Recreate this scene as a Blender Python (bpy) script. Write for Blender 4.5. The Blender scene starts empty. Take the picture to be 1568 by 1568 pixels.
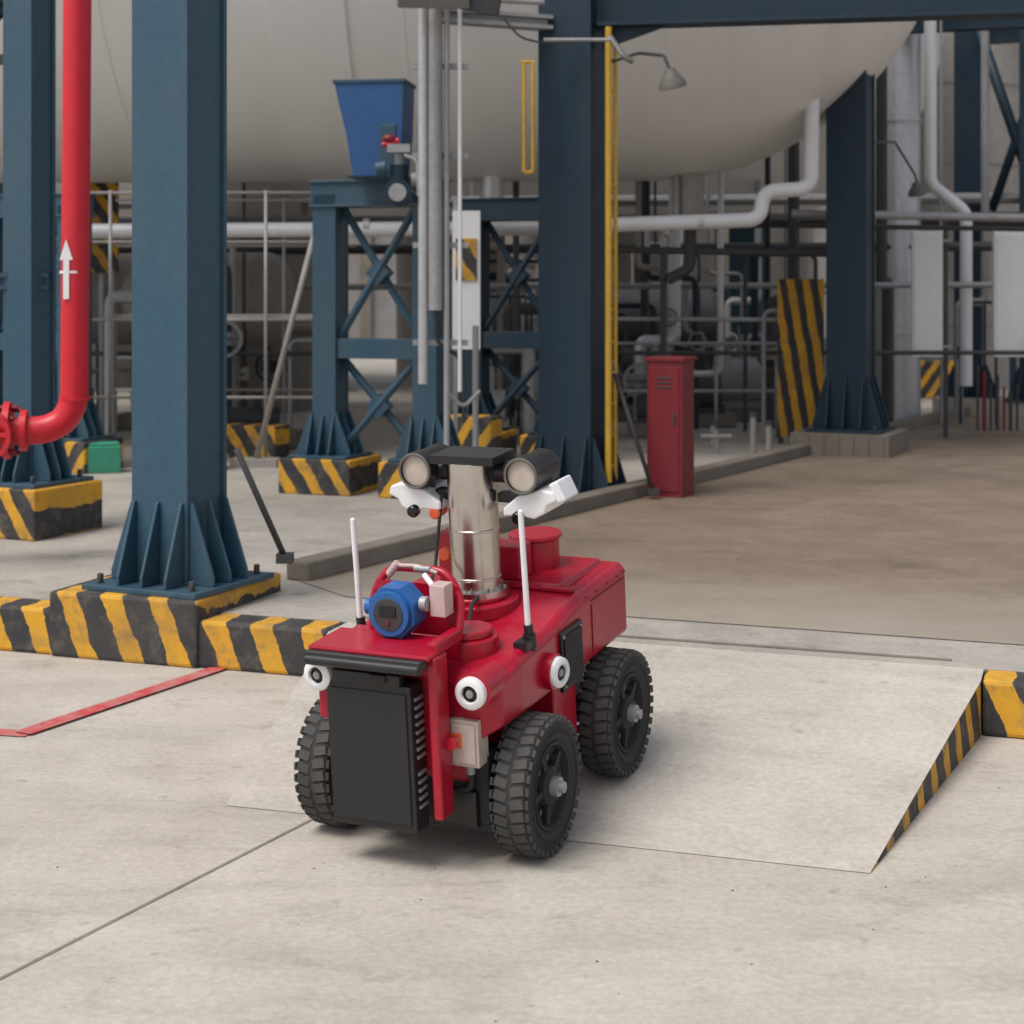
import bpy, bmesh, math, random
from mathutils import Matrix, Vector, Euler
random.seed(7)
sc = bpy.context.scene
R = math.radians

# ---------------------------------------------------------------- materials
MATS = {}
def nt(name):
    m = bpy.data.materials.new(name); m.use_nodes = True
    t = m.node_tree; b = t.nodes['Principled BSDF']
    return m, t, b
def L(t, a, b): t.links.new(a, b)
def noise(t, scale, detail=4, rough=.6, coord='Object', dist=0.0, vscale=None):
    tc = t.nodes.new('ShaderNodeTexCoord'); n = t.nodes.new('ShaderNodeTexNoise')
    n.inputs['Scale'].default_value = scale; n.inputs['Detail'].default_value = detail
    n.inputs['Roughness'].default_value = rough; n.inputs['Distortion'].default_value = dist
    if vscale:
        mp = t.nodes.new('ShaderNodeMapping'); mp.inputs['Scale'].default_value = vscale
        L(t, tc.outputs[coord], mp.inputs['Vector']); L(t, mp.outputs[0], n.inputs['Vector'])
    else:
        L(t, tc.outputs[coord], n.inputs['Vector'])
    return n.outputs['Fac']
def ramp(t, fac, p0, p1, c0=(0,0,0,1), c1=(1,1,1,1)):
    r = t.nodes.new('ShaderNodeValToRGB')
    r.color_ramp.elements[0].position = p0; r.color_ramp.elements[1].position = p1
    r.color_ramp.elements[0].color = c0; r.color_ramp.elements[1].color = c1
    L(t, fac, r.inputs['Fac']); return r.outputs['Color']
def mul(t, a, k):
    mm = t.nodes.new('ShaderNodeMath'); mm.operation='MULTIPLY'; mm.inputs[1].default_value=k
    L(t, a, mm.inputs[0]); return mm.outputs[0]
def mix(t, fac, a, b, mode='MIX'):
    m = t.nodes.new('ShaderNodeMix'); m.data_type = 'RGBA'; m.blend_type = mode
    for sock, v in ((m.inputs[0], fac), (m.inputs[6], a), (m.inputs[7], b)):
        if hasattr(v, 'is_output'): L(t, v, sock)
        elif isinstance(v, (int, float)): sock.default_value = v
        else: sock.default_value = (*v[:3], 1)
    return m.outputs[2]
def bump(t, b, h, strength=.2, dist=.01):
    n = t.nodes.new('ShaderNodeBump'); n.inputs['Strength'].default_value = strength
    n.inputs['Distance'].default_value = dist
    L(t, h, n.inputs['Height']); L(t, n.outputs[0], b.inputs['Normal'])
def paint(name, col, rough=.45, metal=0., dirt=.35, dcol=None, scale=3., spec=.5):
    m, t, b = nt(name)
    dcol = dcol or tuple(c*.5+.03 for c in col)
    n1 = noise(t, scale, 5, .65, vscale=(1,1,.35)); n2 = noise(t, scale*9, 3)
    c = mix(t, mul(t, ramp(t, n1, .42, .75), dirt), col, dcol)
    c = mix(t, .10, c, ramp(t, n2, .3, .7), 'OVERLAY')
    L(t, c, b.inputs['Base Color'])
    r = ramp(t, n1, .3, .8, (rough*.8,)*3+(1,), (min(1,rough*1.35),)*3+(1,))
    L(t, r, b.inputs['Roughness'])
    b.inputs['Metallic'].default_value = metal
    b.inputs['Specular IOR Level'].default_value = spec
    MATS[name] = m; return m
paint('blue_steel', (.026,.076,.118), .45, dirt=.7, dcol=(.055,.085,.10))
paint('dark_blue_steel', (.008,.026,.046), .5, dirt=.6, dcol=(.022,.034,.045), spec=.4)
paint('bright_blue', (.018,.085,.24), .45)
paint('red_pipe', (.60,.010,.026), .42, dirt=.25)
paint('robot_red', (.40,.004,.024), .30, dirt=.40, dcol=(.28,.022,.035), scale=5, spec=.5)
paint('maroon', (.19,.009,.016), .5)
paint('black_plastic', (.012,.012,.013), .42, dirt=.4, dcol=(.035,.033,.03), scale=8)
paint('black_matte', (.018,.018,.018), .75)
paint('rubber', (.022,.022,.022), .85, dirt=.7, dcol=(.06,.056,.05), scale=9)
paint('rubber_tread', (.050,.049,.047), .9, dirt=.8, dcol=(.11,.10,.09), scale=12)
paint('white_paint', (.80,.80,.80), .4, dirt=.2, dcol=(.58,.56,.53))
paint('grey_paint', (.30,.30,.30), .5)
paint('lamp_grey', (.13,.125,.11), .5)
paint('steel', (.60,.56,.52), .24, 1.0, dirt=.3, dcol=(.45,.40,.36))
paint('galv', (.36,.36,.365), .5, .3, dirt=.6, dcol=(.18,.17,.165))
paint('clad', (.54,.54,.55), .38, .5, dirt=.45, dcol=(.34,.33,.32))
paint('pipe_white', (.78,.78,.80), .4, .1, dirt=.35, dcol=(.55,.54,.52))
paint('yellow', (.62,.36,.03), .5, dirt=.5, dcol=(.30,.19,.06))
paint('sensor_blue', (.018,.12,.36), .4)
paint('cream', (.55,.47,.40), .35)
paint('pinkish', (.58,.42,.40), .45)
paint('green', (.04,.28,.17), .5)
paint('orange', (.75,.12,.04), .4)
paint('dark_clutter', (.045,.047,.050), .6, dirt=.6, dcol=(.09,.075,.065))
paint('tan', (.33,.305,.275), .6, dirt=.6, dcol=(.21,.18,.15), scale=1.2)
paint('factory_wall', (.24,.23,.22), .8, dirt=.6, dcol=(.15,.135,.125), scale=.5)  # dull beige of the far factory wall, with random darker blotches
m,t,b = nt('lens_glass'); b.inputs['Base Color'].default_value=(.01,.01,.012,1); b.inputs['Roughness'].default_value=.06; MATS['lens_glass']=m
m,t,b = nt('red_line')
c = mix(t, ramp(t, noise(t, 9, 6, .75), .40, .66), (.50,.05,.055), (.45,.24,.21))
L(t,c,b.inputs['Base Color']); b.inputs['Roughness'].default_value=.7; MATS['red_line']=m
m,t,b = nt('tank_white')
st = ramp(t, noise(t, 1.6, 5, .65, vscale=(3,.35,.35)), .5, .85)
c = mix(t, mul(t,st,.4), (.82,.81,.80), (.62,.58,.54))
c = mix(t, mul(t,ramp(t, noise(t,.6,4,.6), .4,.8),.5), c, (.70,.68,.65))
L(t,c,b.inputs['Base Color']); b.inputs['Roughness'].default_value=.40; MATS['tank_white']=m

def concrete_col(t, c0, c1, c2, stain, sp, dr, ov):
    big = noise(t, .55, 5, .62); mid = noise(t, 2.3, 7, .68, dist=.4); fine = noise(t, 45, 4, .75)
    spots = noise(t, 3.0, 6, .66, dist=.5, vscale=(1,1.7,1))
    c = mix(t, ramp(t, big, .38,.66), c0, c1)
    c = mix(t, ramp(t, mid, .40,.74), c, c2)
    c = mix(t, mul(t, ramp(t, spots, .55,.72), sp), c, stain)
    drag = noise(t, 1.1, 5, .7, vscale=(.45,3,1), dist=.6)
    c = mix(t, mul(t, ramp(t, drag, .48,.74), dr), c, tuple(x*.58 for x in c2))
    pit = noise(t, 13, 2, .5)
    c = mix(t, mul(t, ramp(t, pit, .68,.76), .5), c, stain)
    c = mix(t, ov, c, ramp(t, fine, .3,.7), 'OVERLAY')
    return c, mid, fine
def concrete(name, c0, c1, c2, stain=(.18,.15,.12), rough=.85, sp=.6, dr=.45, ov=.15):
    m,t,b = nt(name)
    c,mid,fine = concrete_col(t,c0,c1,c2,stain,sp,dr,ov)
    L(t,c,b.inputs['Base Color'])
    L(t, ramp(t, mid, .3,.7,(rough-.15,)*3+(1,),(rough,)*3+(1,)), b.inputs['Roughness'])
    bump(t,b,fine,.15,.003); MATS[name]=m
concrete('road_concrete', (.475,.425,.36),(.395,.352,.30),(.53,.48,.415), stain=(.27,.235,.195))
concrete('ramp_concrete', (.49,.44,.38),(.43,.39,.335),(.54,.49,.43), stain=(.31,.275,.235), sp=.5, dr=.3)
concrete('slab_concrete', (.37,.335,.29),(.285,.26,.225),(.44,.40,.35))
concrete('kerb_concrete', (.19,.158,.125),(.145,.12,.097),(.24,.205,.168))
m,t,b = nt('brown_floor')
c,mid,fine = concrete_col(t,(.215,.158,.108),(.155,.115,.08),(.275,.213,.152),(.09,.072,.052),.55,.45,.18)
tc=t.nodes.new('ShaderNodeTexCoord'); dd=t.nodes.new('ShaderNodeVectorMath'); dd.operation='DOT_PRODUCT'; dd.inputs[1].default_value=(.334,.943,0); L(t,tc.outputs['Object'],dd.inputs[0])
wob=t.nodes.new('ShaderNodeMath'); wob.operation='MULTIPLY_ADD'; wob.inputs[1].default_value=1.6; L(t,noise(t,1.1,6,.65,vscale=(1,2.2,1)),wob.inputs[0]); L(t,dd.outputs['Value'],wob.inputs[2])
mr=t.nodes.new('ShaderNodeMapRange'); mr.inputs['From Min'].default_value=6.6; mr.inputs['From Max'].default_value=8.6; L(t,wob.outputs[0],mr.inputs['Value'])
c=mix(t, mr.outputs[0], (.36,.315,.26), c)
L(t,c,b.inputs['Base Color']); b.inputs['Roughness'].default_value=.66; bump(t,b,fine,.15,.003); MATS['brown_floor']=m

def stripes(name, kx, kz, duty=.5, wear=.5, ky=0, off=0.):
    m,t,b = nt(name)
    tc = t.nodes.new('ShaderNodeTexCoord'); d = t.nodes.new('ShaderNodeVectorMath'); d.operation='DOT_PRODUCT'
    d.inputs[1].default_value=(kx,ky,kz); L(t,tc.outputs['Object'],d.inputs[0])
    wob = noise(t, 7, 4)
    ma = t.nodes.new('ShaderNodeMath'); ma.operation='MULTIPLY_ADD'; ma.inputs[1].default_value=.35; ma.inputs[2].default_value=off-.175+200
    L(t,wob,ma.inputs[0])
    ad = t.nodes.new('ShaderNodeMath'); ad.operation='ADD'; L(t,d.outputs['Value'],ad.inputs[0]); L(t,ma.outputs[0],ad.inputs[1])
    fr = t.nodes.new('ShaderNodeMath'); fr.operation='FRACT'; L(t,ad.outputs[0],fr.inputs[0])
    gt = t.nodes.new('ShaderNodeMath'); gt.operation='LESS_THAN'; gt.inputs[1].default_value=duty; L(t,fr.outputs[0],gt.inputs[0])
    c = mix(t, gt.outputs[0], (.032,.032,.034), (.66,.335,.02))
    w = ramp(t, noise(t, 11, 6, .75), .5, .5+.28/max(wear,.05))
    c = mix(t, w, c, (.15,.125,.095))
    c = mix(t, mul(t,ramp(t, noise(t, 2.5, 5, .7), .45,.75),.5), c, (.085,.072,.058))
    L(t,c,b.inputs['Base Color']); b.inputs['Roughness'].default_value=.7
    bump(t,b,noise(t,40,3,.8),.3,.004); MATS[name]=m
stripes('kerb_stripe', 4.65, 1.9, .44, 1.0, off=.15)
stripes('plinth_stripe', 5.2, 3.6, .45, 1.1, off=.3)
stripes('plinth_stripe_b', 5.2, -3.6, .45, 1.1)
stripes('ramp_stripe', 0, 2.5, .40, 1.6, ky=5.5)
stripes('board_stripe', 7.6, 1.2, .5, .1)

# ---------------------------------------------------------------- mesh builder
class B:
    def __init__(s): s.v=[]; s.f=[]; s.mi=[]; s.sm=[]; s.mats=[]; s.M=Matrix.Identity(4)
    def slot(s,m):
        if m not in s.mats: s.mats.append(m)
        return s.mats.index(m)
    def add(s, vs, fs, mat, smooth=False, M=None):
        X = s.M @ M if M is not None else s.M
        o=len(s.v); s.v += [X @ Vector(p) for p in vs]
        k=s.slot(mat)
        for f in fs: s.f.append([o+i for i in f]); s.mi.append(k); s.sm.append(smooth)
    def box(s, c, d, mat, rot=(0,0,0), taper=(1,1)):
        x,y,z=[a/2 for a in d]; tx,ty=taper
        vs=[(-x,-y,-z),(x,-y,-z),(x,y,-z),(-x,y,-z),(-x*tx,-y*ty,z),(x*tx,-y*ty,z),(x*tx,y*ty,z),(-x*tx,y*ty,z)]
        fs=[(3,2,1,0),(4,5,6,7),(0,1,5,4),(1,2,6,5),(2,3,7,6),(3,0,4,7)]
        s.add(vs,fs,mat,M=Matrix.Translation(c)@Euler(rot).to_matrix().to_4x4())
    def cyl(s, p, q, r, mat, n=20, r2=None, caps=True):
        p=Vector(p); q=Vector(q); r2=r if r2 is None else r2
        d=(q-p); ln=d.length; M=Matrix.Translation(p)@d.to_track_quat('Z','Y').to_matrix().to_4x4()
        vs=[(r*math.cos(2*math.pi*i/n),r*math.sin(2*math.pi*i/n),0) for i in range(n)]
        vs+=[(r2*math.cos(2*math.pi*i/n),r2*math.sin(2*math.pi*i/n),ln) for i in range(n)]
        s.add(vs,[(i,(i+1)%n,n+(i+1)%n,n+i) for i in range(n)],mat,True,M)
        if caps: s.add(vs,[tuple(range(n-1,-1,-1)),tuple(range(n,2*n))],mat,False,M)
    def lathe(s, prof, mat, M, n=32, smooth=True):
        vs=[]; k=len(prof)
        for i in range(n):
            a=2*math.pi*i/n
            for r,z in prof: vs.append((r*math.cos(a),r*math.sin(a),z))
        fs=[(i*k+j,((i+1)%n)*k+j,((i+1)%n)*k+j+1,i*k+j+1) for i in range(n) for j in range(k-1)]
        s.add(vs,fs,mat,smooth,M)
    def sphere(s,c,r,mat,n=16,sc3=(1,1,1)):
        prof=[(max(1e-4,r*math.sin(math.pi*j/n)),-r*math.cos(math.pi*j/n)) for j in range(n+1)]
        s.lathe(prof,mat,Matrix.Translation(c)@Matrix.Diagonal((*sc3,1)),n*2)
    def tube(s, pts, r, mat, n=16, bend=None):
        P=[Vector(p) for p in pts]
        if len(P)>2:
            bend=bend or r*1.5
            Q=[P[0]]
            for a,b_,c in zip(P,P[1:],P[2:]):
                bb=min(bend,(a-b_).length*.48,(c-b_).length*.48)
                u=(a-b_).normalized(); w=(c-b_).normalized()
                s0=b_+u*bb; s1=b_+w*bb
                for i in range(9):
                    k=i/8; Q.append(s0*(1-k)**2+b_*2*k*(1-k)+s1*k*k)
            Q.append(P[-1]); P=Q
        T=[]
        for i in range(len(P)):
            a=P[max(0,i-1)]; c=P[min(len(P)-1,i+1)]; T.append((c-a).normalized())
        nrm=T[0].orthogonal().normalized(); vs=[]
        for i,p in enumerate(P):
            nrm=(nrm-T[i]*nrm.dot(T[i])).normalized(); bn=T[i].cross(nrm)
            for j in range(n):
                a=2*math.pi*j/n; vs.append(p+(nrm*math.cos(a)+bn*math.sin(a))*r)
        m_=len(P)
        s.add(vs,[(i*n+j,i*n+(j+1)%n,(i+1)*n+(j+1)%n,(i+1)*n+j) for i in range(m_-1) for j in range(n)],mat,True)
        s.add([vs[j] for j in range(n)]+[vs[(m_-1)*n+j] for j in range(n)],[tuple(range(n-1,-1,-1)),tuple(range(n,2*n))],mat)
    def prism(s, poly, h, mat, M):
        n=len(poly); vs=[(x,y,0) for x,y in poly]+[(x,y,h) for x,y in poly]
        s.add(vs,[tuple(range(n-1,-1,-1)),tuple(range(n,2*n))]+[(i,(i+1)%n,n+(i+1)%n,n+i) for i in range(n)],mat,M=M)
    def loft(s, secs, mat):
        n=len(secs[0]); vs=[p for sec in secs for p in sec]; fs=[]
        for k in range(len(secs)-1):
            for i in range(n): fs.append((k*n+i,k*n+(i+1)%n,(k+1)*n+(i+1)%n,(k+1)*n+i))
        fs.append(tuple(range(n-1,-1,-1))); fs.append(tuple((len(secs)-1)*n+i for i in range(n)))
        s.add(vs,fs,mat)
    def make(s, name, loc=(0,0,0), rot=(0,0,0), parent=None, bevel=0, seg=2):
        me=bpy.data.meshes.new(name); me.from_pydata([tuple(v) for v in s.v],[],s.f)
        for m in s.mats: me.materials.append(MATS[m])
        me.polygons.foreach_set('material_index',s.mi); me.polygons.foreach_set('use_smooth',s.sm); me.update()
        bm=bmesh.new(); bm.from_mesh(me); bmesh.ops.remove_doubles(bm,verts=bm.verts,dist=1e-5)
        bmesh.ops.recalc_face_normals(bm,faces=bm.faces)
        for e in bm.edges:
            if len(e.link_faces)==2 and e.calc_face_angle(0)>R(38): e.smooth=False
        bm.to_mesh(me); bm.free()
        o=bpy.data.objects.new(name,me); sc.collection.objects.link(o)
        o.location=loc; o.rotation_euler=rot
        if parent: o.parent=parent
        if bevel:
            md=o.modifiers.new('bevel','BEVEL'); md.width=bevel; md.segments=seg; md.limit_method='ANGLE'; md.angle_limit=R(40)
        return o
RX=Matrix.Rotation(math.pi/2,4,'X'); RY=Matrix.Rotation(math.pi/2,4,'Y')

# ---------------------------------------------------------------- ground
g=B(); g.add([(-300,-60,0),(300,-60,0),(300,500,0),(-300,500,0)],[(0,1,2,3)],'road_concrete'); g.make('ground')
KA=-19.5; K0=Vector((-2.15,6.86,0)); KR=(0,0,R(KA))
e1=Vector((math.cos(R(KA)),math.sin(R(KA)),0)); e2=Vector((-e1.y,e1.x,0))
H=.19
g=B(); g.box((0,40.18,H/2),(160,80,H),'slab_concrete'); g.make('platform_floor',K0,KR)
g=B(); z=H+.004
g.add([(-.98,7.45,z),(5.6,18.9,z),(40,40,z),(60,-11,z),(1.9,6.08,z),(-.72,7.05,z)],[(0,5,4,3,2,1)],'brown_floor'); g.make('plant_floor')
XL,tR=1.52,3.97
k=B(); k.box((-10+XL,.09,H/2+.001),(20,.18,H),'kerb_stripe'); k.make('striped_kerb',K0,KR,bevel=.015)
k=B(); k.box((tR+7,.09,H/2+.001),(14,.18,H),'kerb_stripe'); k.make('striped_kerb',K0,KR,bevel=.015)
r=B(); x0=XL+.003; x1=tR-.003; zt=H
r.add([(x0,.178,zt),(x1,.178,zt),(x1,0,zt-.004),(3.78,-1.46,.002),(3.1,-1.475,.002),(2.5,-1.50,.002),(1.93,-1.52,.002),(x0,0,zt-.004)],[(0,7,2,1),(7,6,5,4,3,2)],'ramp_concrete')
r.add([(x1,0,zt-.005),(3.78,-1.46,.001),(x1,0,0)],[(0,1,2)],'ramp_stripe')
r.add([(x0,0,zt-.005),(1.93,-1.52,.001),(x0,0,0)],[(0,1,2)],'ramp_concrete')
r.make('access_ramp',K0,KR)
def strip(name,pts,w,mat,z):
    s=B()
    for p,q in zip(pts,pts[1:]):
        p=Vector((*p,z)); q=Vector((*q,z)); n=(q-p).normalized(); n=Vector((-n.y,n.x,0))*w/2
        s.add([p-n,q-n,q+n,p+n],[(0,1,2,3)],mat)
    return s.make(name)
strip('expansion_joint',[(-1.62,2.60),(-1.12,3.57),(-.567,4.66)],.006,'kerb_concrete',.004)
strip('red_floor_line',[(-2.6,5.75),(-1.64,5.555)],.075,'red_line',.004)
strip('red_floor_line',[(-1.665,5.55),(-1.17,6.52)],.075,'red_line',.0085)
s=B(); s.box((2.7,.27,H+.002),(2.3,.025,.006),'kerb_concrete'); s.make('ramp_drain_channel',K0,KR)
c=B(); p=Vector((-.98,7.45,0)); q=Vector((5.6,18.9,0)); dl=(q-p).length
c.box((dl/2,0,H+.045),(dl,.13,.09),'kerb_concrete')
c.make('internal_curb',p,(0,0,math.atan2(q.y-p.y,q.x-p.x)),bevel=.01)

# ---------------------------------------------------------------- columns
SA=-25
def column(name,x,y,w,z0,z1,mat='blue_steel',rot=SA,gh=.34,go=.12,base=True):
    c=B()
    c.box((0,0,(z0+z1)/2),(w-.03,w-.03,z1-z0),mat)
    for s_ in (-1,1):
        c.box((0,s_*(w/2-.011),(z0+z1)/2),(w,.022,z1-z0),mat)
        c.box((s_*(w/2-.026),0,(z0+z1)/2),(.016,w-.046,z1-z0),mat)
    if base:
        pw=w+2*go+.05
        c.box((0,0,z0+.012),(pw,pw,.024),mat)
        for k in range(4):
            M=Matrix.Rotation(k*math.pi/2,4,'Z')
            for o in (-w*.42,0,w*.42):
                M2=M@Matrix.Translation((w/2,o+.006,z0+.024))@RX
                c.prism([(0,0),(go,0),(go,.04),(.015,gh),(0,gh)],.014,mat,M2)
            cc=(M@Matrix.Translation((w/2+go*.75,w/2+go*.75,z0+.024))).translation
            c.cyl(cc,cc+Vector((0,0,.04)),.014,'dark_clutter',8)
    return c.make(name,(x,y,0),(0,0,R(rot)),bevel=.004)
pl=B(); pl.box((.60,.36,.135),(.70,.73,.27),'kerb_stripe'); pl.make('striped_plinth',K0-e2*.012,KR,bevel=.015)
column('steel_column',-1.41,6.93,.285,.27,7)
column('steel_column',-2.66,9.0,.20,.46,7,'blue_steel')
pl=B(); pl.box((0,0,H+.135),(.56,.56,.27),'plinth_stripe'); pl.make('striped_plinth',(-2.66,9.0,0),(0,0,R(SA)),bevel=.012)
column('steel_column',.41,10.6,.365,H+.01,7,'dark_blue_steel',gh=.36)
column('steel_column',2.80,13.5,.33,.37,4.2,'dark_blue_steel',gh=.42)
pl=B(); pl.box((0,0,H+.09),(.80,.80,.18),'kerb_concrete')
for i in range(7): pl.box((-.36+i*.12,-.402,H+.08),(.004,.004,.16),'dark_clutter')
pl.make('concrete_plinth',(2.80,13.5,0),(0,0,R(SA)),bevel=.012)
column('steel_column',3.12,21.6,.40,.45,6,'blue_steel')
pl=B(); pl.box((0,0,H+.11),(.85,.85,.22),'plinth_stripe'); pl.make('striped_plinth',(3.12,21.6,0),(0,0,R(SA)))
column('steel_column',5.05,18,.30,.35,7,'dark_blue_steel')
column('steel_column',5.62,17.6,.26,.35,7,'dark_blue_steel')
pl=B(); pl.box((0,0,H+.09),(1.3,.6,.18),'slab_concrete'); pl.make('concrete_plinth',(5.3,17.8,0),(0,0,R(SA)))
column('steel_column',-4.6,15,.34,H,7,'blue_steel')
column('steel_column',6.9,24,.40,.4,7,'dark_blue_steel')

def tower(x,y,mat,plinth=True):
    c=B(); hw=.36; zb=.42; zt=2.16
    for s_ in (-1,1):
        for q in (-1,1): c.box((s_*hw,q*.09,(zb+zt)/2),(.17,.02,zt-zb),mat)
        c.box((s_*hw+.075,0,(zb+zt)/2),(.012,.16,zt-zb-.01),mat); c.box((s_*hw-.075,0,(zb+zt)/2),(.012,.16,zt-zb-.01),mat)
        for o in (-.5,0,.5):
            for kx in (-1,1):
                M2=Matrix.Translation((s_*hw+kx*.085,o*.2,zb+.02))@RX
                c.prism([(0,0),(kx*.11,0),(kx*.11,.03),(kx*.01,.28),(0,.28)],.012,mat,M2)
        for kx in (-.08,0,.08):
            M2=Matrix.Translation((s_*hw+kx,-.10,zb+.02))@Matrix.Rotation(-math.pi/2,4,'Z')@RX
            c.prism([(0,0),(.09,0),(.09,.03),(.01,.26),(0,.26)],.012,mat,M2)
        c.box((s_*hw,0,zb+.01),(.42,.42,.02),mat)
    for q in (-1,1): c.box((0,0,zt+q*.08),(.93,.24,.016),mat)
    c.box((0,0,zt),(.92,.20,.145),mat)
    c.box((0,0,1.14),(.56,.16,.13),mat)
    for za,zb_ in ((1.22,2.06),(.46,1.06)):
        c.tube([(-.27,-.03,za),(.27,-.03,zb_)],.028,mat,6); c.tube([(-.27,.03,zb_),(.27,.03,za)],.028,mat,6)
        c.box((0,0,(za+zb_)/2),(.12,.09,.12),mat,(0,R(45),0))
    c.make('tank_support_frame',(x,y,0),(0,0,R(-20)),bevel=.003)
    if plinth:
        for s_ in (-1,1):
            p=B(); p.box((0,0,H+.115),(.52,.5,.23),'plinth_stripe' if s_<0 else 'plinth_stripe_b')
            v=Vector((s_*hw*math.cos(R(-20)),s_*hw*math.sin(R(-20)),0))
            p.make('striped_plinth',(x+v.x,y+v.y,0),(0,0,R(-20)),bevel=.01)
tower(-.87,10.75,'blue_steel'); tower(.05,12.75,'dark_blue_steel'); tower(-3.6,12.3,'blue_steel')

s=B()
s.prism([(-.13,2.245),(.16,2.245),(.19,2.52),(.20,2.84),(-.25,2.84),(-.22,2.70),(-.17,2.5)],.34,'bright_blue',Matrix.Translation((0,.2,0))@RX)
s.box((-.025,.03,2.845),(.47,.36,.025),'blue_steel')
s.box((.10,-.145,2.42),(.10,.01,.3),'blue_steel'); s.box((0,.03,2.25),(.36,.30,.02),'blue_steel')
s.make('saddle_bracket',(-.86,10.45,0),(0,0,R(-8)),bevel=.004)

# ---------------------------------------------------------------- storage tank
def tank(r,ln,mat='tank_white',headratio=1.0,seams=True):
    b_=B(); prof=[]
    for i in range(33):
        a=math.pi/2*i/32; prof.append((max(1e-4,r*math.sin(a)), r*headratio*math.cos(a)))
    prof.append((r,-ln))
    for i in range(1,13):
        a=math.pi/2*i/12; prof.append((max(1e-4,r*math.cos(a)),-ln-r*.5*math.sin(a)))
    b_.lathe(prof,mat,RY,128)
    if seams:
        for sx in [0]+[-1.95-2.3*i for i in range(int(ln/2.3))]:
            b_.lathe([(r-.01,sx-.014),(r+.005,sx-.008),(r+.005,sx+.008),(r-.01,sx+.014)],mat,RY,128)
    return b_
tk=tank(2.53,15)
tk.lathe([(2.52,-2.95),(2.56,-2.95),(2.56,-2.38),(2.52,-2.38)],'tank_white',RY,128)
tk.cyl((.30,-.2,-2.92),(.30,-.2,-2.3),.12,'tan'); tk.cyl((.30,-.2,-2.94),(.30,-.2,-2.88),.17,'galv'); tk.tube([(.3,-.2,-2.94),(.3,-.2,-3.3),(.1,-.2,-3.4)],.05,'dark_clutter',12)
tk.cyl((-1.4,-.2,-2.85),(-1.4,-.2,-2.3),.10,'clad'); tk.cyl((-1.4,-.2,-2.88),(-1.4,-.2,-2.83),.15,'galv')
tk.make('horizontal_storage_tank',(1.24,14.2,5.02),(0,0,R(-3)))
tk=tank(2.6,16); tk.make('horizontal_storage_tank',(3.0,21.5,5.0),(0,0,R(-8)))
def vessel(x,y,r,z1,mat='tan',z0=.19):
    v=B(); prof=[(r,z0),(r,z1)]+[(max(1e-3,r*math.cos(R(a))),z1+r*.35*math.sin(R(a))) for a in range(10,91,10)]
    v.lathe(prof,mat,Matrix.Identity(4),64)
    zz=z0+.9
    while zz<z1:
        v.lathe([(r-.01,zz-.02),(r+.012,zz-.015),(r+.012,zz+.015),(r-.01,zz+.02)],mat,Matrix.Identity(4),64); zz+=1.1
    v.make('vertical_vessel',(x,y,0))
vessel(-3.0,18.5,.75,5); vessel(4.0,17.0,.25,6,'clad'); vessel(6.1,23.5,1.3,8); vessel(-6.5,24,1.6,7)
vessel(1.2,26,1.2,4.5); vessel(-.9,24,.8,4.0); vessel(10.5,27,1.8,9); vessel(3.9,27,1.0,7)
def exch(x,y,z,r,ln,rz,mat='tan'):
    b_=tank(r,ln,mat,.5,False)
    for q in (.2,.8):
        b_.box((-ln*q,0,-r-(z-r-.2)/2+.05),(.15,r*1.4,z-r-.1),'kerb_concrete')
        b_.lathe([(r,-ln*q-.05),(r+.03,-ln*q-.05),(r+.03,-ln*q+.05),(r,-ln*q+.05)],'galv',RY,40)
    b_.make('heat_exchanger',(x,y,z),(0,0,rz))
exch(-2.35,15.6,1.45,.45,3.0,R(-20)); exch(2.2,19,1.1,.5,2.6,R(10),'dark_clutter')
w=B(); w.box((0,45,5),(120,.5,10),'factory_wall')
for i in range(-14,15): w.box((i*4,44.7,5),(.3,.12,10),'kerb_concrete')
for i in range(-14,14):
    w.box((i*4+2,44.7,3.2),(2.2,.08,1.6),'dark_clutter')
w.make('factory_building')

# ---------------------------------------------------------------- beams
def beam(b_,p,q,h,w_,mat):
    p=Vector(p);q=Vector(q);d=q-p;ln=d.length;M=Matrix.Translation((p+q)/2)@d.to_track_quat('X','Z').to_matrix().to_4x4()
    old=b_.M; b_.M=M
    for zz in (-h/2+.012,h/2-.012): b_.box((0,0,zz),(ln,w_,.024),mat)
    b_.box((0,0,0),(ln,.02,h-.05),mat); b_.M=old
b_=B()
beam(b_,(.56,10.50,3.43),(4.8,9.72,3.43),.44,.2,'dark_blue_steel')
b_.prism([(0,0),(.42,0),(0,-.14)],.03,'dark_blue_steel',Matrix.Translation((.58,10.50,3.208))@Matrix.Rotation(R(-10),4,'Z')@RX)
b_.make('roof_beam')
b_=B(); beam(b_,(-.45,10.2,3.24),(.24,10.5,3.24),.09,.12,'galv'); b_.make('cross_beam')
b_=B(); beam(b_,(-3.6,8.9,1.57),(-2.55,9.0,1.57),.09,.09,'blue_steel'); b_.make('cross_beam')
b_=B(); beam(b_,(5.05,18,4.4),(7.5,17.0,4.4),.3,.2,'dark_blue_steel'); beam(b_,(3.9,16.6,4.3),(8,15.4,4.3),.3,.2,'dark_blue_steel')
b_.tube([(5.05,17.8,4.5),(5.7,17.5,2.3)],.06,'dark_blue_steel',8); b_.tube([(5.8,17.5,4.3),(5.2,17.7,2.4)],.05,'dark_blue_steel',8)
b_.make('braced_frame')
b_=B(); beam(b_,(-4.6,15,4.2),(-2.66,9.0,4.2),.25,.2,'blue_steel')
b_.tube([(-2.66,9.0,3.3),(-3.3,9.0,2.6)],.05,'dark_blue_steel',8)
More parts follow.
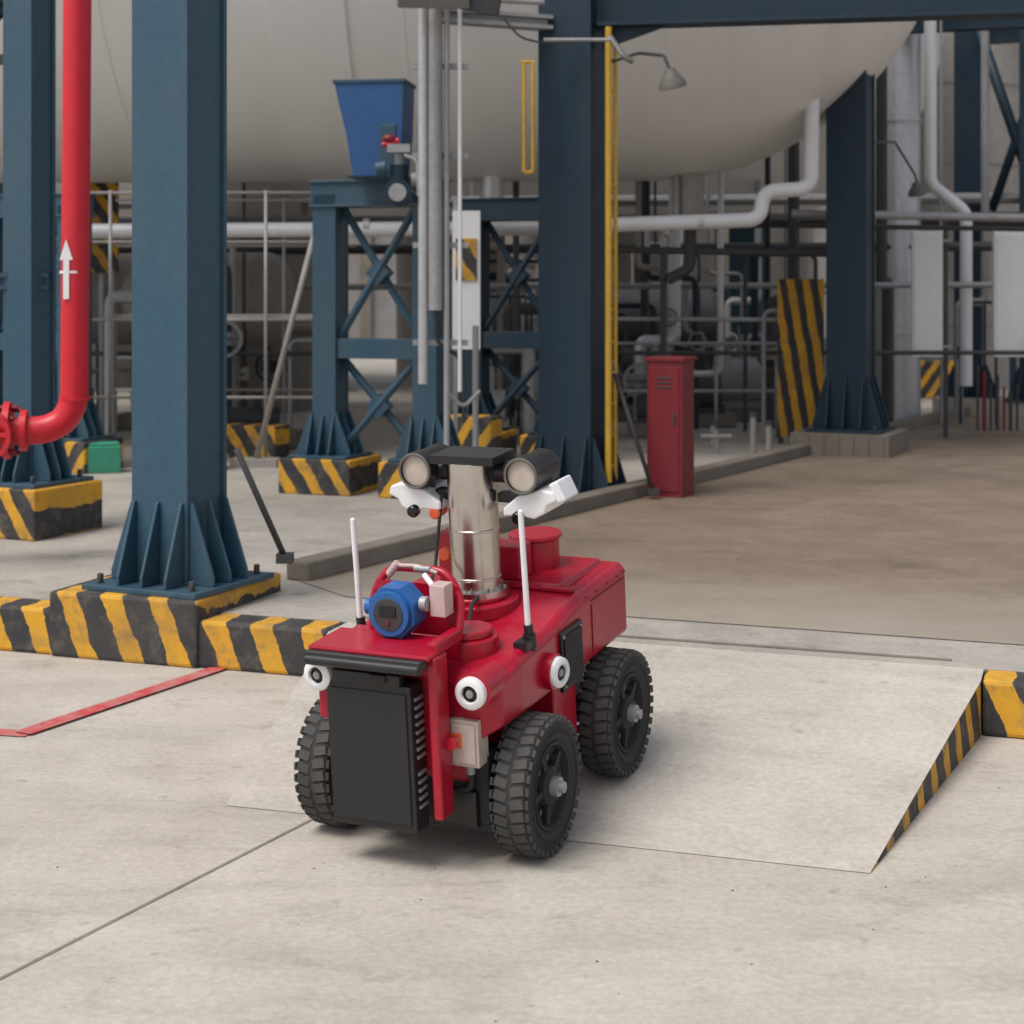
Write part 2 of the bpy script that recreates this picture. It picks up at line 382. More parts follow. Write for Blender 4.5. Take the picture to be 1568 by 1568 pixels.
b_.tube([(-2.9,9.0,2.95),(-2.6,9.0,3.35)],.03,'dark_blue_steel',8)
beam(b_,(-3.4,9.3,3.1),(-2.7,9.0,3.1),.12,.1,'dark_blue_steel')
beam(b_,(-3.4,9.3,2.8),(-2.7,9.0,2.8),.05,.05,'dark_clutter')
b_.make('cross_beam')
for P in [((-1.15,6.82,.85),(-.98,7.05,.36)),((.64,10.5,1.05),(.90,10.4,.24))]:
    b_=B(); b_.tube(P,.014,'dark_clutter',8); b_.box(P[1],(.07,.07,.04),'dark_clutter'); b_.make('brace_strut')

# ---------------------------------------------------------------- red fire pipe + valve
p=B()
p.tube([(-2.10,8,7),(-2.145,8,.835),(-2.62,7.9,.83)],.068,'red_pipe',32,bend=.20)
for xx in (-2.36,-2.44,-2.53): p.cyl((xx,7.95,.835),(xx-.03,7.945,.835),.14 if xx<-2.4 else .10,'red_pipe',28)
for i in range(8):
    a=i*math.pi/4+.2; p.cyl((-2.40,7.95+.105*math.cos(a),.835+.115*math.sin(a)),(-2.60,7.95+.105*math.cos(a),.835+.115*math.sin(a)),.012,'maroon',8)
p.cyl((-2.5,7.9,.83),(-3.6,7.7,.83),.072,'red_pipe',24)
p.cyl((-2.145,8,1.6),(-2.145,8,1.612),.0705,'white_paint',32)
p.cyl((-2.142,8,.98),(-2.142,8,1.0),.074,'red_pipe',32)
p.cyl((-2.47,7.80,.84),(-2.47,7.64,.84),.04,'red_pipe',20)
M=Matrix.Translation((-2.47,7.64,.84))@RX
p.lathe([(.105,-.012),(.125,-.012),(.125,.012),(.105,.012),(.105,-.012)],'red_pipe',M,32)
for a in (0,60,120): p.box((-2.47,7.64,.84),(.22,.014,.02),'red_pipe',(0,R(a),0))
p.box((-2.165,7.929,1.57),(.028,.006,.19),'white_paint'); p.prism([(-.032,0),(.032,0),(0,.10)],.006,'white_paint',Matrix.Translation((-2.165,7.932,1.665))@RX)
p.make('fire_water_pipe')

# ---------------------------------------------------------------- pipes
p=B()
p.tube([(-6,13.2,1.99),(.0,13.2,2.03),(2.01,13.2,2.10),(2.03,13.2,2.33),(2.42,13.2,2.35),(2.43,13.2,3.4)],.060,'pipe_white',24,bend=.12)
for xx in (-5,-3.9,-2.5,-1.2,.6,1.5): p.cyl((xx,13.2,2.002+(xx+5)*.011),(xx+.05,13.2,2.003+(xx+5)*.011),.064,'clad',20)
p.make('insulated_pipe')
p=B(); p.tube([(2.4,14.0,2.19),(7,14,2.10)],.036,'galv',12); p.tube([(2.4,14.1,2.09),(7,14.1,2.02)],.022,'dark_clutter',10)
p.tube([(.9,14.0,1.88),(2.9,14.0,1.84)],.03,'dark_clutter',10); p.tube([(1.3,14,1.88),(1.3,14,.2)],.03,'dark_clutter',10); p.tube([(.8,14.4,1.28),(2.6,14.4,1.27),(2.6,14.4,.2)],.02,'galv',10)
p.tube([(1.15,13.9,1.9),(1.15,13.9,2.12),(1.4,13.9,2.12),(1.4,13.9,2.5)],.028,'galv',10,bend=.06)
p.make('steam_pipe')
p=B(); p.tube([(4.1,16,4.2),(4.1,16,2.58),(4.45,16,2.3),(4.45,16,.6)],.06,'pipe_white',16,bend=.08); p.make('insulated_pipe')
p=B()
p.cyl((-.545,10.0,.95),(-.545,10.0,4),.030,'clad',16); p.cyl((-.47,10.0,1.4),(-.47,10.0,4),.045,'galv',18)
p.cyl((-.40,10.0,.5),(-.40,10.0,4),.018,'galv',12); p.cyl((-.32,10.02,.9),(-.32,10.02,4),.013,'pipe_white',12)
p.cyl((-.23,10.3,.3),(-.23,10.3,1.3),.02,'galv',12)
for zz in (1.2,1.8,2.35,2.9): p.box((-.44,10.05,zz),(.34,.03,.035),'galv')
p.tube([(-.40,10,.9),(-.3,10.05,.8),(-.2,10.1,.9)],.012,'galv',8,bend=.05)
p.tube([(-.47,10.,1.42),(-.47,10.,1.2),(-.3,10.1,1.1),(-.3,10.1,.7)],.012,'dark_clutter',8,bend=.08)
p.make('conduit_riser')
p=B(); p.cyl((.615,10.4,.3),(.615,10.4,3.2),.022,'yellow',12); p.cyl((.665,10.5,.3),(.665,10.5,3.2),.014,'yellow',12)
for i in range(14): p.box((.64,10.45,.4+i*.2),(.06,.012,.014),'yellow')
p.make('yellow_ladder')
p=B(); p.tube([(.075,10.2,2.95),(.075,10.2,2.26),(.13,10.2,2.26),(.13,10.2,2.95)],.012,'yellow',10); p.tube([(.05,10.2,2.95),(.14,10.2,2.95)],.01,'yellow',8); p.make('yellow_handrail')
p=B()
p.cyl((-.70,10.15,2.06),(-.70,10.15,2.30),.06,'dark_blue_steel'); p.cyl((-.70,10.05,2.12),(-.70,9.98,2.12),.085,'dark_blue_steel')
p.cyl((-.70,9.98,2.12),(-.70,9.965,2.12),.055,'grey_paint')
p.cyl((-.70,10.15,2.30),(-.70,10.15,2.40),.03,'galv'); p.sphere((-.76,10.1,2.46),.035,'maroon',8,(1.3,1,.8)); p.cyl((-.80,10.1,2.42),(-.70,10.1,2.45),.018,'red_pipe')
p.box((-.70,10.1,2.40),(.14,.06,.05),'galv')
p.cyl((-.62,10.1,2.2),(-.54,10.1,2.2),.05,'grey_paint'); p.cyl((-.78,10.1,2.28),(-.84,10.1,2.27),.045,'blue_steel')
p.tube([(-.62,10.1,2.14),(-.5,10.05,2.05),(-.38,10,2.1)],.014,'dark_clutter',8)
p.tube([(-.66,10.0,2.35),(-.58,10.0,2.32),(-.57,10.0,2.1)],.012,'galv',8,bend=.04)
p.make('control_valve')

p=B()
mats=['dark_clutter','dark_clutter','galv','galv','grey_paint','clad','dark_blue_steel','tan']
for i in range(95):
    y=random.uniform(14.3,21); x=random.choice([random.uniform(-4.5,-2.0)*y/15, random.uniform(.75,2.6)*y/15, random.uniform(.75,2.6)*y/15, random.uniform(-.3,.4)*y/15, random.uniform(3.2,5.2)*y/15])
    r=random.choice([.015,.02,.03,.045,.06]); zt=random.uniform(.7,2.1); m_=random.choice(mats)
    dx=random.uniform(-.7,.7)
    if random.random()<.5: p.tube([(x,y,.2),(x,y,zt),(x+dx,y,zt),(x+dx,y,.2)],r,m_,8,bend=.08)
    else: p.tube([(x,y,.2),(x,y,zt),(x+dx,y,zt),(x+dx,y,zt+3)],r,m_,8,bend=.08)
    if random.random()<.5:
        p.cyl((x,y,zt*.6),(x,y,zt*.6+.12),r*2.4,random.choice(mats),12)
        p.lathe([(r*2.4,-.01),(r*2.9,-.01),(r*2.9,.01),(r*2.4,.01),(r*2.4,-.01)],random.choice(['dark_clutter','maroon','grey_paint']),Matrix.Translation((x,y-.16,zt*.6+.06))@RX,16)
        p.box((x,y-.16,zt*.6+.06),(r*4.9,.01,.012),'dark_clutter'); p.cyl((x,y,zt*.6+.06),(x,y-.16,zt*.6+.06),.012,'dark_clutter',8)
for zz,y,r_,m_ in ((.95,15,.02,'dark_clutter'),(1.55,16.5,.03,'galv'),(1.95,17.5,.05,'dark_clutter'),(2.25,18,.08,'dark_clutter'),(2.5,18.5,.06,'grey_paint')):
    p.cyl((-7,y,zz),(9,y-1,zz+.05),r_,m_,8)
p.make('background_pipework')
# guard rails around the pump area
p=B()
for xx in [i*.55+.75 for i in range(4)]: p.cyl((xx,14.8,.19),(xx,14.8,1.05),.018,'galv',8)
for zz in (.62,1.05): p.cyl((.75,14.8,zz),(2.40,14.8,zz),.016,'galv',8)
p.make('guard_railing')
p=B()
for (x,y,s1,h,m_) in [(1.9,16.2,.4,.5,'dark_clutter'),(1.3,15,.3,.35,'dark_clutter'),(2.4,17,.5,.7,'grey_paint'),(-.2,14.4,.35,.45,'grey_paint'),(-2.2,14.0,.5,.28,'dark_clutter'),(-3.4,16,.6,.5,'tan'),(.9,17,.5,.5,'dark_clutter'),(1.5,18,.6,.8,'dark_clutter'),(.3,15.5,.4,.7,'tan')]:
    p.box((x,y,.2+.06),(s1*1.5,s1,.12),'kerb_concrete')
    p.cyl((x-s1*.5,y,.32+h*.4),(x+s1*.4,y,.32+h*.4),h*.35,m_,20); p.box((x,y,.32+h*.08),(s1,s1*.5,h*.2),m_)
    p.cyl((x,y,.32+h*.7),(x,y,.32+h*1.2),.05,m_,12)
p.make('pump_set')
p=B()
for x in (-3.1,-2.5,-1.9,-1.45):
    for y in (12.6,13.6): p.cyl((x,y,.2),(x,y,2.30),.014,'galv',8)
for zz in (.7,1.3,1.9,2.28):
    for y in (12.6,13.6): p.cyl((-3.3,y,zz),(-1.3,y,zz),.012,'tan',8)
p.cyl((-1.95,12.4,.22),(-1.45,12.5,2.2),.022,'tan',8)
p.box((-2.3,13.1,1.32),(1.6,.9,.03),'tan'); p.box((-1.95,12.4,.22),(.35,.2,.06),'tan')
p.make('scaffolding')
for (x,y,w_,h_,rz) in [(-2.3,13.2,1.0,.26,-20),(-.3,12.2,.4,.4,-20),(5.25,20.6,.85,.46,-10),(4.75,21.6,.5,.9,-10),(1.9,18.5,.7,.22,-10),(-2.35,12.2,.3,.30,0)]:
    p=B(); p.box((0,0,h_/2+.19),(w_,.25,h_),random.choice(['plinth_stripe','plinth_stripe_b'])); p.make('striped_barrier',(x,y,0),(0,0,R(rz)),bevel=.01)
p=B(); p.box((0,0,2.2),(.42,.05,1.0),'plinth_stripe'); p.cyl((-.15,.05,.2),(-.15,.05,2.6),.03,'galv',8); p.cyl((.15,.05,.2),(.15,.05,2.6),.03,'galv',8); p.make('warning_board',(-3.95,15.5,0))
p=B(); p.box((0,0,.94),(.40,.04,1.38),'board_stripe'); p.box((-.17,.04,.8),(.04,.04,1.25),'dark_clutter'); p.box((.17,.04,.8),(.04,.04,1.25),'dark_clutter'); p.make('warning_board',(2.52,14.25,0),(0,0,R(-6)),bevel=.004)
p=B(); p.box((0,0,1.6),(.20,.03,1.0),'white_paint'); p.box((0,-.02,1.75),(.15,.01,.3),'plinth_stripe'); p.box((-.08,.03,1.2),(.03,.03,2),'galv'); p.make('notice_board',(-.33,11.8,0))
for x in (3.76,4.50):
    p=B(); p.box((0,0,1.5),(.27,.12,1.14),'white_paint'); p.box((0,-.065,1.5),(.23,.01,1.08),'white_paint')
    for zz in (1.02,1.98): p.box((.17,.02,zz),(.1,.03,.03),'galv')
    p.box((.17,.05,1.2),(.04,.04,2.0),'dark_clutter'); p.make('electrical_cabinet',(x,14.8,0),(0,0,R(-10)),bevel=.006)
p=B()
for i in range(7): p.cyl((4.25+i*.06,14.9,.25),(4.25+i*.06,14.9,random.uniform(.5,.9)),.012+.006*(i%2),['dark_clutter','maroon','dark_clutter'][i%3],8)
p.tube([(4.75,14.6,.4),(4.75,14.6,.95),(4.62,14.6,1.05)],.03,'maroon',10,bend=.05)
p.make('cable_risers')

p=B(); p.box((0,0,.63),(.24,.24,.88),'maroon'); p.box((0,0,1.08),(.27,.27,.025),'maroon'); p.box((0,-.123,.63),(.20,.008,.80),'maroon'); p.box((.07,-.13,.7),(.015,.012,.08),'dark_clutter'); p.box((0,0,.2),(.22,.22,.03),'dark_clutter')
for zz in (.9,.93,.96): p.box((0,-.13,zz),(.1,.006,.01),'dark_clutter')
p.make('fire_hose_cabinet',(1.03,10.6,0),(0,0,R(-25)),bevel=.005)
p=B()
for x,y,h_ in ((1.95,13.2,.32),(2.06,13.1,.26),(1.70,13.8,.2)):
    p.cyl((x,y,.19),(x,y,.19+h_),.024,'tan',12); p.cyl((x,y,.19+h_),(x,y,.22+h_),.034,'dark_clutter',12)
p.cyl((1.55,13.4,.33),(1.80,13.4,.33),.02,'tan',10); p.cyl((1.68,13.4,.2),(1.68,13.4,.38),.015,'tan',10)
p.make('pipe_stubs')
def pend(c,pts,ex=None):
    p=B(); p.tube(pts,.011,'dark_clutter',8)
    M=Matrix.Translation(c)@Matrix.Rotation(R(192),4,'X')@Matrix.Rotation(R(12),4,'Y')
    p.lathe([(.001,-.07),(.03,-.068),(.05,-.03),(.084,.02),(.088,.05),(.08,.052),(.001,.045)],'lamp_grey',M,24)
    p.make('pendant_lamp')
pend((.975,9.98,2.81),[(.62,10.45,2.98),(.80,10.3,3.02),(.93,10,2.96),(.965,9.98,2.87)])
pend((3.72,15,2.46),[(2.9,13.5,2.75),(3.4,14.5,2.85),(3.7,15,2.6),(3.72,15,2.52)])
p=B(); p.box((-.47,9.7,3.25),(.42,.2,.10),'lamp_grey',(R(12),0,R(6))); p.box((-.18,9.75,3.24),(.22,.2,.12),'dark_clutter',(R(12),R(10),0)); p.cyl((-.45,9.8,3.3),(-.45,10.3,3.6),.02,'galv'); p.cyl((-.6,9.85,3.3),(.2,10.2,3.32),.018,'galv'); p.make('floodlight',bevel=.006)
p=B(); p.tube([(-.05,10.2,3.22),(.05,10.2,3.10),(.2,10.3,3.08),(.4,10.35,3.10)],.007,'dark_clutter',8,bend=.06); p.tube([(.2,10.28,3.1),(.62,10.28,3.1)],.012,'galv',8)
p.tube([(.62,10.3,3.12),(.7,10.2,2.98),(.76,10.2,2.95)],.02,'lamp_grey',8,bend=.04); p.make('hanging_cable')
p=B(); p.box((0,0,.29),(.24,.18,.20),'green'); p.box((0,0,.40),(.22,.16,.02),'green'); p.make('storage_crate',(-3.0,12.0,0),(0,0,.3),bevel=.01)

# ---------------------------------------------------------------- ROBOT
rob=bpy.data.objects.new('inspection_robot',None); sc.collection.objects.link(rob)
rob.location=(-.2,4.527,0); rob.rotation_euler=(R(6.0),0,R(-25))
WR=.187
def sec(y,w_,wt,zt,zb=.15,wl=.19,zs=.335,zm=.385,ch=.02):
    half=[(wl,zb),(wl,zs),(w_,zm),(w_,zt-ch),(wt,zt)]
    return [(x,y,z) for x,z in half]+[(-x,y,z) for x,z in reversed(half)]
h=B()
h.loft([sec(-.165,.23,.21,.505,.30,.16,.33,.36),sec(-.13,.272,.245,.53,.20,.19,ch=.03),sec(-.02,.282,.262,.545),sec(.20,.285,.268,.560),sec(.30,.285,.268,.578),sec(.40,.285,.268,.590),sec(.745,.285,.268,.600,.17),sec(.775,.27,.25,.585,.20)],'robot_red')
h.box((0,.29,.255),(.54,.16,.26),'robot_red')
h.box((0,.785,.45),(.44,.02,.16),'robot_red')
h.make('hull',parent=rob,bevel=.010,seg=3)
dk=B()
dk.box((.02,.57,.603),(.40,.32,.022),'robot_red',taper=(.96,.96))
dk.cyl((.125,-.01,.53),(.125,-.01,.585),.082,'robot_red',32); dk.cyl((.125,-.01,.585),(.125,-.01,.605),.066,'robot_red',32)
dk.cyl((0,.28,.56),(0,.28,.60),.13,'robot_red',40); dk.cyl((0,.28,.60),(0,.28,.615),.10,'robot_red',40)
dk.cyl((.055,.60,.61),(.055,.60,.70),.072,'robot_red',28); dk.cyl((.055,.60,.70),(.055,.60,.715),.082,'robot_red',28)
dk.box((.03,.46,.665),(.11,.09,.10),'robot_red'); dk.box((-.13,.42,.68),(.07,.08,.15),'robot_red'); dk.cyl((-.12,.36,.70),(-.12,.33,.70),.02,'orange',16)
dk.box((.20,.42,.600),(.10,.03,.016),'robot_red')
dk.make('deck',parent=rob,bevel=.005)
sh=B(); sh.box((.2885,.30,.445),(.012,.15,.17),'black_plastic'); sh.box((.297,.30,.445),(.006,.12,.14),'black_matte')
sh.box((-.2885,.30,.445),(.012,.15,.17),'black_plastic')
for yy in (.24,.36):
    for zz in (.375,.515): sh.cyl((.29,yy,zz),(.298,yy,zz),.005,'galv',8)
sh.box((.2862,.60,.555),(.004,.26,.006),'maroon'); sh.box((.2862,.47,.47),(.004,.004,.15),'maroon')
for yy in (.44,.52,.60,.68,.74): sh.cyl((.284,yy,.575),(.288,yy,.575),.004,'maroon',8)
sh.make('side_hatch',parent=rob,bevel=.002)
def wheel(x,y,side):
    w_=B(); hw=.051
    prof=[(.118,-hw*.8),(.135,-hw),(.165,-hw*.98),(.177,-hw*.86),(.1835,-hw*.55),(.1845,0),(.1835,hw*.55),(.177,hw*.86),(.165,hw*.98),(.135,hw),(.118,hw*.8)]
    w_.lathe(prof,'rubber',RY,64)
    for rr in (.150,.142): w_.lathe([(rr-.002,side*hw*.985),(rr,side*(hw+.0022)),(rr+.002,side*hw*.985)],'rubber',RY,64)
    n=34
    for i in range(n):
        a=2*math.pi*i/n
        for sgn in (-1,1):
            aa=a+(0 if sgn>0 else math.pi/n)
            M=Matrix.Rotation(aa,4,'X')@Matrix.Translation((sgn*.0235,0,.1825))@Matrix.Rotation(R(sgn*12),4,'Z')
            F=[(3,2,1,0),(4,5,6,7),(0,1,5,4),(1,2,6,5),(2,3,7,6),(3,0,4,7)]
            w_.add([(-.021,-.0130,-.008),(.021,-.0130,-.008),(.021,.0130,-.008),(-.021,.0130,-.008),(-.019,-.0120,.0042),(.017,-.0120,.0035),(.017,.0120,.0035),(-.019,.0120,.0042)],F,'rubber_tread',M=M)
            M=Matrix.Rotation(aa,4,'X')@Matrix.Translation((sgn*.0475,0,.170))@Matrix.Rotation(R(sgn*24),4,'Y')
            w_.add([(-.006,-.011,-.012),(.003,-.011,-.012),(.003,.011,-.012),(-.006,.011,-.012),(-.006,-.010,.012),(.002,-.010,.012),(.002,.010,.012),(-.006,.010,.012)],F,'rubber_tread',M=M)
    s=side
    X=Matrix.Rotation(math.pi/2*s,4,'Y')
    w_.lathe([(.120,.040),(.116,.047),(.108,.045),(.100,.026),(.055,.018),(.050,.040),(.040,.046),(.001,.046)],'black_matte',X,40)
    w_.lathe([(.12,-.04),(.001,-.02)],'black_matte',X,40)
    for i in range(8):
        a=i*math.pi/4
        w_.cyl((s*.022,.077*math.cos(a),.077*math.sin(a)),(s*.032,.077*math.cos(a),.077*math.sin(a)),.009,'dark_clutter',10)
    for i in range(5):
        a=i*math.pi*2/5+.4; M=Matrix.Rotation(a,4,'X')@Matrix.Translation((s*.032,0,.076)); old=w_.M; w_.M=M; w_.box((0,0,0),(.012,.020,.05),'black_matte'); w_.M=old
    w_.cyl((s*.042,0,0),(s*.066,0,0),.026,'galv',20); w_.cyl((s*.066,0,0),(s*.080,0,0),.015,'galv',12)
    w_.make('wheel',(x,y,WR),parent=rob)
for y in (0,.58):
    wheel(.305,y,1); wheel(-.292,y,-1)
ax=B()
for y in (0,.58): ax.cyl((-.26,y,WR),(.26,y,WR),.035,'black_matte',16); ax.box((0,y,WR+.02),(.34,.12,.11),'black_matte')
ax.box((.03,-.09,.21),(.40,.10,.19),'black_matte'); ax.box((.15,-.12,.16),(.10,.08,.10),'black_plastic')
ax.box((0,.3,.13),(.36,.5,.04),'black_matte')
ax.make('axles',parent=rob,bevel=.006)
fp=B()
fp.box((-.033,-.255,.330),(.25,.07,.39),'black_plastic'); fp.box((-.033,-.2925,.33),(.225,.006,.35),'black_matte')
fp.box((-.033,-.285,.54),(.20,.03,.03),'black_plastic'); fp.box((.005,-.302,.545),(.05,.012,.02),'black_matte')
fp.make('front_panel',parent=rob,bevel=.006)
lv=B()
for i in range(14):
    if i==5: continue
    lv.box((.0945,-.25,.20+i*.022),(.005,.040,.008),'grey_paint')
lv.make('louvres',parent=rob)
fr_=B()
fr_.box((.145,-.235,.385),(.026,.07,.43),'robot_red')
fr_.box((-.03,-.21,.42),(.33,.018,.28),'robot_red')
fr_.box((-.185,-.235,.48),(.03,.06,.15),'robot_red')
fr_.box((-.03,-.205,.603),(.36,.17,.014),'robot_red')
fr_.box((-.03,-.185,.565),(.30,.10,.06),'robot_red')
fr_.box((.137,-.17,.615),(.030,.15,.035),'robot_red')
fr_.box((-.15,-.10,.55),(.10,.12,.09),'robot_red')
fr_.make('front_frame',parent=rob,bevel=.006)
vi=B(); vi.box((-.03,-.300,.590),(.345,.045,.024),'black_plastic',(R(-14),0,0)); vi.cyl((-.20,-.317,.582),(.14,-.317,.582),.014,'black_plastic',16); vi.make('visor',parent=rob,bevel=.005)
def cam(name,c,ax_):
    o=B(); M=Matrix.Translation(c)@Vector(ax_).to_track_quat('Z','Y').to_matrix().to_4x4()
    o.lathe([(.041,-.04),(.043,.0),(.042,.010),(.036,.015),(.024,.016),(.021,.008)],'white_paint',M,32)
    o.lathe([(.0212,.007),(.018,.012),(.015,.008),(.001,.010)],'lens_glass',M,32)
    o.lathe([(.011,.0098),(.010,.013),(.001,.0135)],'grey_paint',M,20)
    o.make(name,parent=rob)
cam('camera_1',(-.185,-.28,.530),(-.1,-1,0)); cam('camera_2',(.222,-.20,.495),(0,-1,0)); cam('camera_3',(.310,.155,.445),(1,-.2,0))
cm=B(); cm.cyl((.222,-.195,.495),(.222,-.08,.495),.052,'robot_red',28); cm.cyl((-.185,-.27,.53),(-.185,-.18,.53),.043,'robot_red',24); cm.cyl((.25,.155,.445),(.305,.155,.445),.050,'robot_red',28)
cm.make('camera_mounts',parent=rob)
es=B(); es.box((.185,-.155,.350),(.085,.06,.125),'cream'); es.box((.185,-.188,.350),(.07,.006,.105),'cream')
es.box((.165,-.193,.360),(.036,.006,.04),'orange'); es.cyl((.165,-.195,.360),(.165,-.212,.360),.009,'grey_paint',12); es.cyl((.165,-.212,.360),(.165,-.226,.360),.017,'red_pipe',20)
es.cyl((.19,-.16,.29),(.19,-.16,.26),.012,'galv',12); es.tube([(.19,-.16,.265),(.19,-.16,.22),(.12,-.14,.2)],.008,'black_matte',8,bend=.02); es.make('emergency_stop_box',parent=rob,bevel=.004)
gd=B()
oc=lambda r_:[(r_*math.cos(R(22.5+45*i)),r_*math.sin(R(22.5+45*i))) for i in range(8)]
G=(-.02,-.10,.678)
gd.prism(oc(.073),.07,'sensor_blue',Matrix.Translation(G)@RX)
gx,gz=G[0],G[2]
gd.cyl((gx,-.17,gz),(gx,-.187,gz),.060,'sensor_blue',32); gd.cyl((gx,-.187,gz),(gx,-.190,gz),.044,'dark_clutter',32); gd.box((gx,-.192,gz+.01),(.05,.004,.028),'lens_glass'); gd.box((gx,-.192,gz-.022),(.012,.004,.012),'maroon')
gd.cyl((gx,-.13,.62),(gx,-.13,.60),.03,'sensor_blue'); gd.cyl((gx-.07,-.13,gz),(gx-.095,-.13,gz),.022,'sensor_blue'); gd.cyl((gx+.07,-.13,gz+.02),(gx+.09,-.13,gz+.02),.02,'galv')
gd.make('gas_detector',parent=rob,bevel=.004)
jb=B(); jb.box((.095,-.10,.705),(.045,.05,.085),'pinkish'); jb.cyl((.07,-.10,.74),(.04,-.09,.765),.008,'white_paint')
jb.cyl((-.09,-.05,.745),(-.06,-.05,.78),.011,'pinkish'); jb.cyl((-.01,-.05,.768),(.04,-.05,.768),.009,'galv')
jb.tube([(-.10,-.04,.73),(-.07,-.05,.772),(0,-.05,.775),(.06,-.05,.76)],.006,'pinkish',8,bend=.02)
jb.make('junction_box',parent=rob,bevel=.003)
rb=B(); rb.tube([(-.14,-.07,.58),(-.14,-.05,.70),(-.09,-.04,.765),(.08,-.04,.765),(.13,-.05,.70),(.14,-.10,.60)],.011,'robot_red',12,bend=.04); rb.box((.0,-.055,.66),(.25,.008,.14),'robot_red'); rb.make('guard_bar',parent=rob)
an=B()
for x,y,l1 in ((-.215,-.0,.275),(.268,.07,.31)):
    dx=-.01
    an.cyl((x,y,.53),(x,y,.575),.018,'black_plastic',16); an.cyl((x,y,.575),(x+dx*.3,y,.60),.013,'black_plastic',14)
    an.cyl((x+dx*.3,y,.60),(x+dx,y,.60+l1),.0085,'white_paint',14,r2=.0078); an.sphere((x+dx,y,.60+l1),.008,'white_paint',6)
an.box((.262,.05,.553),(.04,.06,.02),'black_plastic')
an.make('antennas',parent=rob)
ms=B(); ms.cyl((.01,.28,.612),(.01,.28,.630),.090,'steel',40); ms.cyl((.01,.28,.630),(.01,.28,1.0),.072,'steel',48)
for zz in (.66,.80): ms.lathe([(.072,zz),(.0745,zz+.002),(.0745,zz+.006),(.072,zz+.008)],'steel',Matrix.Translation((.01,.28,0)),48)
for i in range(8):
    a=i*math.pi/4+.2; ms.cyl((.01+.082*math.cos(a),.28+.082*math.sin(a),.630),(.01+.082*math.cos(a),.28+.082*math.sin(a),.636),.005,'galv',8)
ms.box((.01,.29,1.010),(.20,.15,.024),'black_plastic'); ms.make('camera_mast',parent=rob)
pt=B(); CX=.022
for s_ in (-1,1):
    x=CX+s_*.168
    M=Matrix.Translation((x,.255,.972))@RX
    pt.lathe([(.001,-.16),(.042,-.155),(.050,-.13),(.050,-.02),(.053,-.015),(.053,.03),(.048,.032),(.044,.022)],'black_plastic',M,36)
    pt.lathe([(.0445,.021),(.001,.023)],'cream',M,36); pt.lathe([(.053,.029),(.050,.0345),(.044,.0335)],'lamp_grey',M,36)
    pt.cyl((CX+s_*.06,.30,.965),(CX+s_*.13,.30,.965),.030,'black_plastic',20)
    pt.cyl((x,.30,.93),(x,.30,.905),.025,'dark_clutter',16)
pt.make('pan_tilt_camera',parent=rob)
wl=B()
for s_ in (-1,1):
    cx=CX+s_*.185
    M=Matrix.Translation((cx,.22,.888))@Matrix.Rotation(R(-14 if s_>0 else 10),4,'Y')
    pr=[(-.09,-.016),(-.085,.006),(-.03,.032),(.045,.036),(.078,.020),(.082,-.006),(.05,-.014),(.035,-.034),(0,-.042),(-.04,-.024)]
    if s_<0: pr=[(-x_,z_) for x_,z_ in reversed(pr)]
    wl.prism(pr,.15,'white_paint',M@Matrix.Translation((0,.17,0))@RX)
    wl.box((CX+s_*.10,.30,.895),(.07,.04,.03),'black_plastic')
    wl.cyl((CX+s_*.165,.215,.862),(CX+s_*.165,.19,.858),.018,'lens_glass',20)
wl.box((CX+.265,.30,.925),(.03,.10,.06),'white_paint',(0,R(-25),0))
wl.cyl((CX-.12,.24,.845),(CX-.12,.30,.85),.018,'orange',16)
wl.make('flood_lamp_shields',parent=rob,bevel=.006,seg=3)
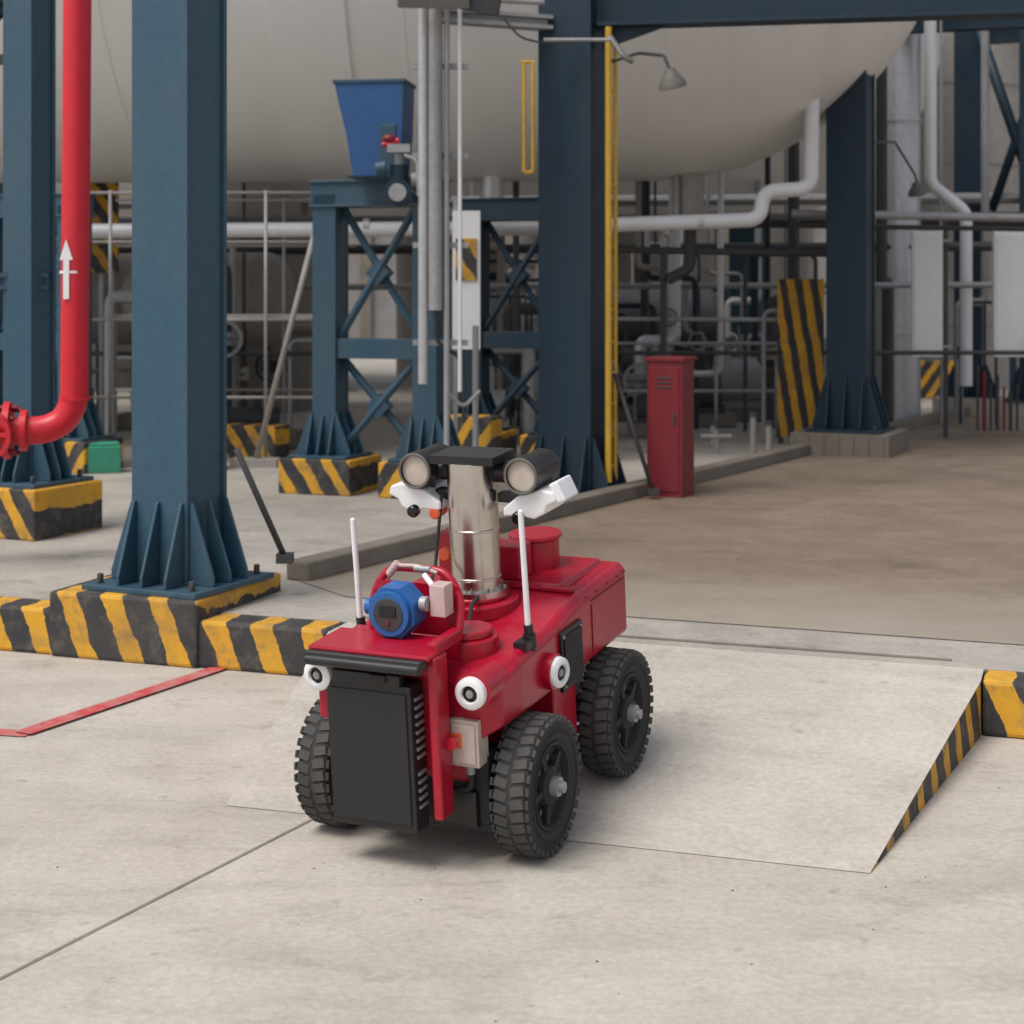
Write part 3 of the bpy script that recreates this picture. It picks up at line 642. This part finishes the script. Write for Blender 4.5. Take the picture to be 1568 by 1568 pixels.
cb=B(); cb.tube([(.05,.2,.62),(.08,.1,.63),(.1,.05,.60)],.006,'black_matte',8,bend=.02); cb.tube([(-.08,.05,.57),(-.06,.12,.66),(-.09,.22,.70),(-.08,.26,.90)],.005,'black_matte',8,bend=.03); cb.make('cables',parent=rob)

db=B()
for i in range(80):
    x=random.uniform(-2,2.2); y=random.uniform(2.6,5.2); s_=random.uniform(.0012,.003)
    db.sphere((x,y,s_*.3),s_,random.choice(['dark_clutter','kerb_concrete','tan']),3,(1.4,1,.6))
db.make('gravel_debris')

# ---------------------------------------------------------------- light
w=bpy.data.worlds.new('World'); sc.world=w; w.use_nodes=True
t=w.node_tree; bg=t.nodes['Background']; sk=t.nodes.new('ShaderNodeTexSky'); sk.sky_type='NISHITA'; sk.sun_disc=False
EL,AZ=60,232
sk.sun_elevation=R(EL); sk.sun_rotation=R(AZ); sk.air_density=1.0; sk.dust_density=3; sk.ozone_density=1
hs=t.nodes.new('ShaderNodeHueSaturation'); hs.inputs['Saturation'].default_value=.45
t.links.new(sk.outputs[0],hs.inputs['Color']); t.links.new(hs.outputs[0],bg.inputs[0]); bg.inputs[1].default_value=.15
sd=bpy.data.lights.new('sun','SUN'); sd.energy=2.2; sd.angle=R(28); sd.color=(1,.975,.94)
so=bpy.data.objects.new('sun',sd); sc.collection.objects.link(so)
dirv=Vector((math.sin(R(AZ))*math.cos(R(EL)),math.cos(R(AZ))*math.cos(R(EL)),math.sin(R(EL))))
so.rotation_euler=dirv.to_track_quat('Z','Y').to_euler()
# ---------------------------------------------------------------- camera
cd=bpy.data.cameras.new('camera'); co=bpy.data.objects.new('camera',cd); sc.collection.objects.link(co)
co.location=(0,0,1.5); co.rotation_euler=(R(90),0,0)
cd.sensor_width=36; cd.lens=36*2500/1568; cd.shift_y=-(784-450)/1568; cd.clip_end=1000; cd.clip_start=.05
cd.dof.use_dof=True; cd.dof.focus_distance=4.6; cd.dof.aperture_fstop=4.5
sc.camera=co
sc.view_settings.view_transform='Standard'; sc.view_settings.look='None'; sc.view_settings.exposure=0
